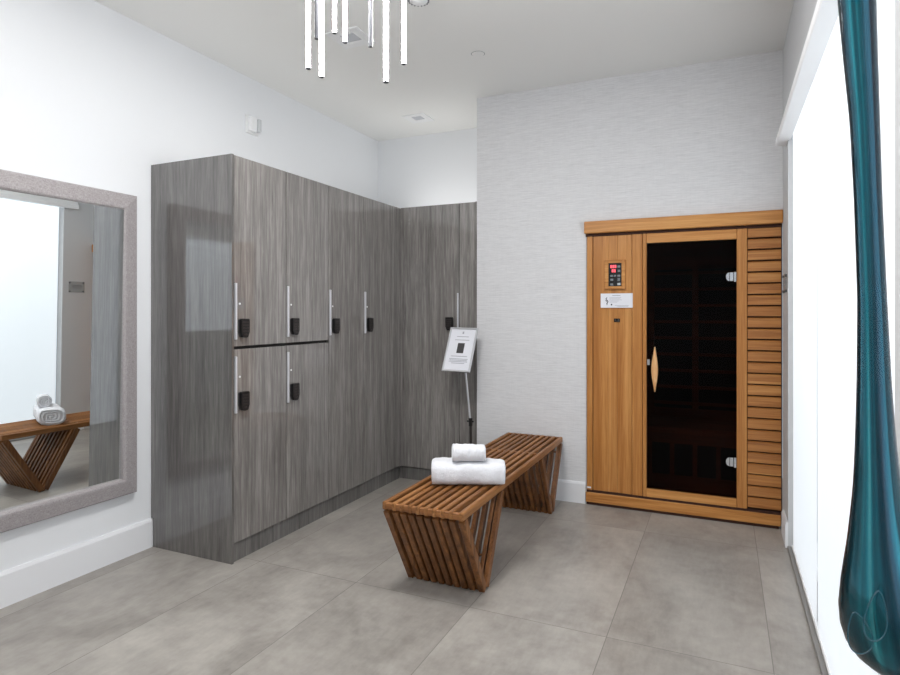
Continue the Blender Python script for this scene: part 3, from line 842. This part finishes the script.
# ------------------------------------------------------------------ teal blown-glass drop
def make_drop():
    D = .75
    tab = [(-215, 851, 857), (-205, 845, 863), (-180, 836, 869), (-120, 830.5, 873), (-60, 833, 875), (0, 837.3, 876.3), (60, 843, 878), (120, 849.2, 880),
           (200, 853.6, 882.5), (300, 857, 887.2), (380, 856.3, 891.5), (440, 854.6, 896.3), (500, 851.8, 903.5), (545, 848, 912), (585, 842.3, 926),
           (612, 838.8, 938), (632, 839.6, 946), (648, 845, 946), (660, 853, 940), (669, 866, 930), (675, 881, 918), (677, 893, 905)]
    # smooth the profile
    def interp(v):
        for (a, l0, r0), (b_, l1, r1) in zip(tab, tab[1:]):
            if a <= v <= b_:
                q = (v-a)/(b_-a); return l0+(l1-l0)*q, r0+(r1-r0)*q
    vs = []
    for (a, _, _), (b_, _, _) in zip(tab, tab[1:]):
        n = max(1, int((b_-a)/14)); vs += [a+(b_-a)*k/n for k in range(n)]
    vs.append(tab[-1][0])
    prof = []
    for v in vs:
        acc = [0, 0]; 
        w = min(12, v-tab[0][0], tab[-1][0]-v)
        for d in (-1, 0, 1):
            l, r = interp(v+d*w*.8); acc[0] += l/3; acc[1] += r/3
        prof.append((v, acc[0], acc[1]))
    cs = []
    for v, l, r in prof:
        c = Vector(at((l+r)/2, D, CAM_Z+(CAM_V0-v)/CAM_F*D)); r += max(0, min(1, (v-480)/100))*7; cs.append((c, (r-l)/2*D/CAM_F*math.cos(math.atan(((l+r)/2-450)/CAM_F))))
    bot = cs[-1][0]
    t = thing('glass_drop', (bot.x, bot.y, bot.z), 'long teal blown-glass teardrop hanging in front of the bright window shades', 'glass ornament')
    SEG = 72
    def skin(mul, ribs, mat, name, par):
        b = bmesh.new(); uv = b.loops.layers.uv.new('UVMap'); rings = []
        for i, (c, r) in enumerate(cs):
            ring = []
            for j in range(SEG):
                a = 2*PI*j/SEG
                # lopsided drawn-out ribs under the surface
                f = 1
                if ribs: f = 1-.018*(.5+.5*math.sin(7*a+i*.02))-.03*(.5+.5*math.sin(3*a+1+i*.03))
                ring.append(b.verts.new(c+Vector((math.cos(a), math.sin(a), 0))*(r*mul*f)))
            rings.append(ring)
        for i, (A, B) in enumerate(zip(rings, rings[1:])):
            for j in range(SEG):
                f = b.faces.new((A[j], A[(j+1) % SEG], B[(j+1) % SEG], B[j]))
                for lp, (uu, vv) in zip(f.loops, ((j, i), (j+1, i), (j+1, i+1), (j, i+1))): lp[uv].uv = (uu/SEG*3, vv/len(rings)*3)
        b.faces.new(rings[0]); b.faces.new(rings[-1])
        mb = MB(); mb.add(b, 0, True)
        return mb.build(name, mat, par)
    sh = skin(1.0, False, M['teal_shell'], 'glass_shell', t)
    co = skin(.93, True, M['teal_core'], 'glass_core', t)
    # two tear-shaped bubbles trapped low in the glass, towards the room
    def bubble(u, v, hw, hh, tilt, depth_off, name):
        c = Vector(at(u, D-depth_off, CAM_Z+(CAM_V0-v)/CAM_F*(D-depth_off)))
        e1 = RX*math.cos(tilt)+UZ*math.sin(tilt); e2 = -RX*math.sin(tilt)+UZ*math.cos(tilt)
        k = (D-depth_off)/CAM_F
        b = bmesh.new(); n = 40; m_ = 10; rings = []
        pts = []
        for i in range(n):
            a = 2*PI*i/n; s_ = math.sin(a)
            pts.append(c+e1*(math.cos(a)*hw*k*(1-.38*s_))+e2*(s_*hh*k))
        for i in range(n):
            tg = (pts[(i+1) % n]-pts[i-1]).normalized(); nr = tg.cross(RY).normalized()
            rings.append([b.verts.new(pts[i]+(nr*math.cos(2*PI*q/m_)+RY*math.sin(2*PI*q/m_))*.0008) for q in range(m_)])
        for i in range(n):
            A, B = rings[i], rings[(i+1) % n]
            for q in range(m_): b.faces.new((A[q], A[(q+1) % m_], B[(q+1) % m_], B[q]))
        mb = MB(); mb.add(b, 0, True)
        mb.build(name, M['teal_bubble'], co)
    bubble(859, 633, 11.5, 21, .22, .033, 'bubble')
    bubble(876, 616, 11, 25, -.10, .045, 'bubble')
    # fitting and cord up to the ceiling
    top, r = cs[0]
    MB().lathe([(0, 0), (.012, 0), (.012, .03), (.006, .04), (0, .04)], (top.x, top.y, top.z-.004), 20).build('cap', M['chrome'], t)
    MB().cyl((top.x, top.y, top.z+.03), (top.x, top.y, CEIL-.02), .0015, seg=8).build('cord', M['satin_metal'], t)
    MB().lathe([(0, -.025), (.04, -.025), (.045, -.02), (.045, -.0005), (0, -.0005)], (top.x, top.y, CEIL), 28).build('canopy', M['satin_metal'], t)
    return t
make_drop()

# ------------------------------------------------------------------ light
def area(name, loc, rot, sx_, sy_, power, color=(1, 1, 1)):
    l = bpy.data.lights.new(name, 'AREA'); l.shape = 'RECTANGLE'; l.size = sx_; l.size_y = sy_; l.energy = power; l.color = color
    o = bpy.data.objects.new(name, l); COL.objects.link(o); o.location = loc; o.rotation_euler = rot
    return o
# daylight outside the shades, from the sky above
sky = area('sky_light', (1.25, 2.66, 3.35), (0, 0, 0), 1.6, 3.0, 95, (.96, .98, 1))
sky.rotation_euler = (Vector((.34, 2.66, 1.35))-sky.location).to_track_quat('-Z', 'Y').to_euler()
sky2 = area('sky_light', (1.3, -1.2, 2.7), (0, 0, 0), 1.2, 1.4, 45, (.94, .97, 1))
sky2.rotation_euler = (Vector((.34, -1.2, 1.5))-sky2.location).to_track_quat('-Z', 'Y').to_euler()
def aim(o, p): o.rotation_euler = (Vector(p)-o.location).to_track_quat('-Z', 'Y').to_euler(); return o
# unseen fill lamp added under the chandelier canopy to brighten the room
cx, cy = at(352, 2.17, 0)[:2]
cl = area('canopy_fill', (cx, cy, CEIL-.044), (0, 0, 0), .62, .62, 46, (1, .99, .975)); cl.data.shape = 'DISK'
# unseen fill added under the ceiling behind the camera
area('ceiling_fill', (-1.35, -.95, CEIL-.03), (0, 0, 0), 2.2, 1.6, 3, (1, .985, .96))
# unseen fill pointing up, added to brighten the ceiling
area('upward_fill', (-1.5, -.2, 1.75), (PI, 0, 0), 1.6, 1.2, 27, (1, .99, .97))
# hidden fills added on the locker tops to brighten alcove wall and ceiling
area('locker_top_fill', (-2.56, 3.25, LH+.02), (PI, 0, 0), .42, 1.7, 1.7, (1, .985, .955))
area('locker_top_fill', (-2.10, 4.42, LH+.02), (PI, 0, 0), .85, .5, 2.2, (1, .985, .955))

w = bpy.data.worlds.new('daylight'); S.world = w; w.use_nodes = True
bg = w.node_tree.nodes['Background']; bg.inputs[0].default_value = (.86, .93, 1, 1); bg.inputs[1].default_value = .45

# ------------------------------------------------------------------ camera
cd = bpy.data.cameras.new('camera'); cam = bpy.data.objects.new('camera', cd); COL.objects.link(cam)
cd.sensor_width = 36; cd.sensor_fit = 'HORIZONTAL'; cd.lens = 36*CAM_F/900
cd.shift_y = (CAM_V0-337.5)/900
cd.clip_start = .02
cam.location = (0, 0, CAM_Z); cam.rotation_euler = (PI/2, 0, CAM_YAW)
S.camera = cam
S.view_settings.view_transform = 'Standard'
S.view_settings.look = 'None'
S.view_settings.exposure = 0
S.view_settings.gamma = 1
S.cycles.use_denoising = True
S.cycles.max_bounces = 10
S.cycles.diffuse_bounces = 5
S.cycles.transparent_max_bounces = 12
S.cycles.sample_clamp_indirect = 8
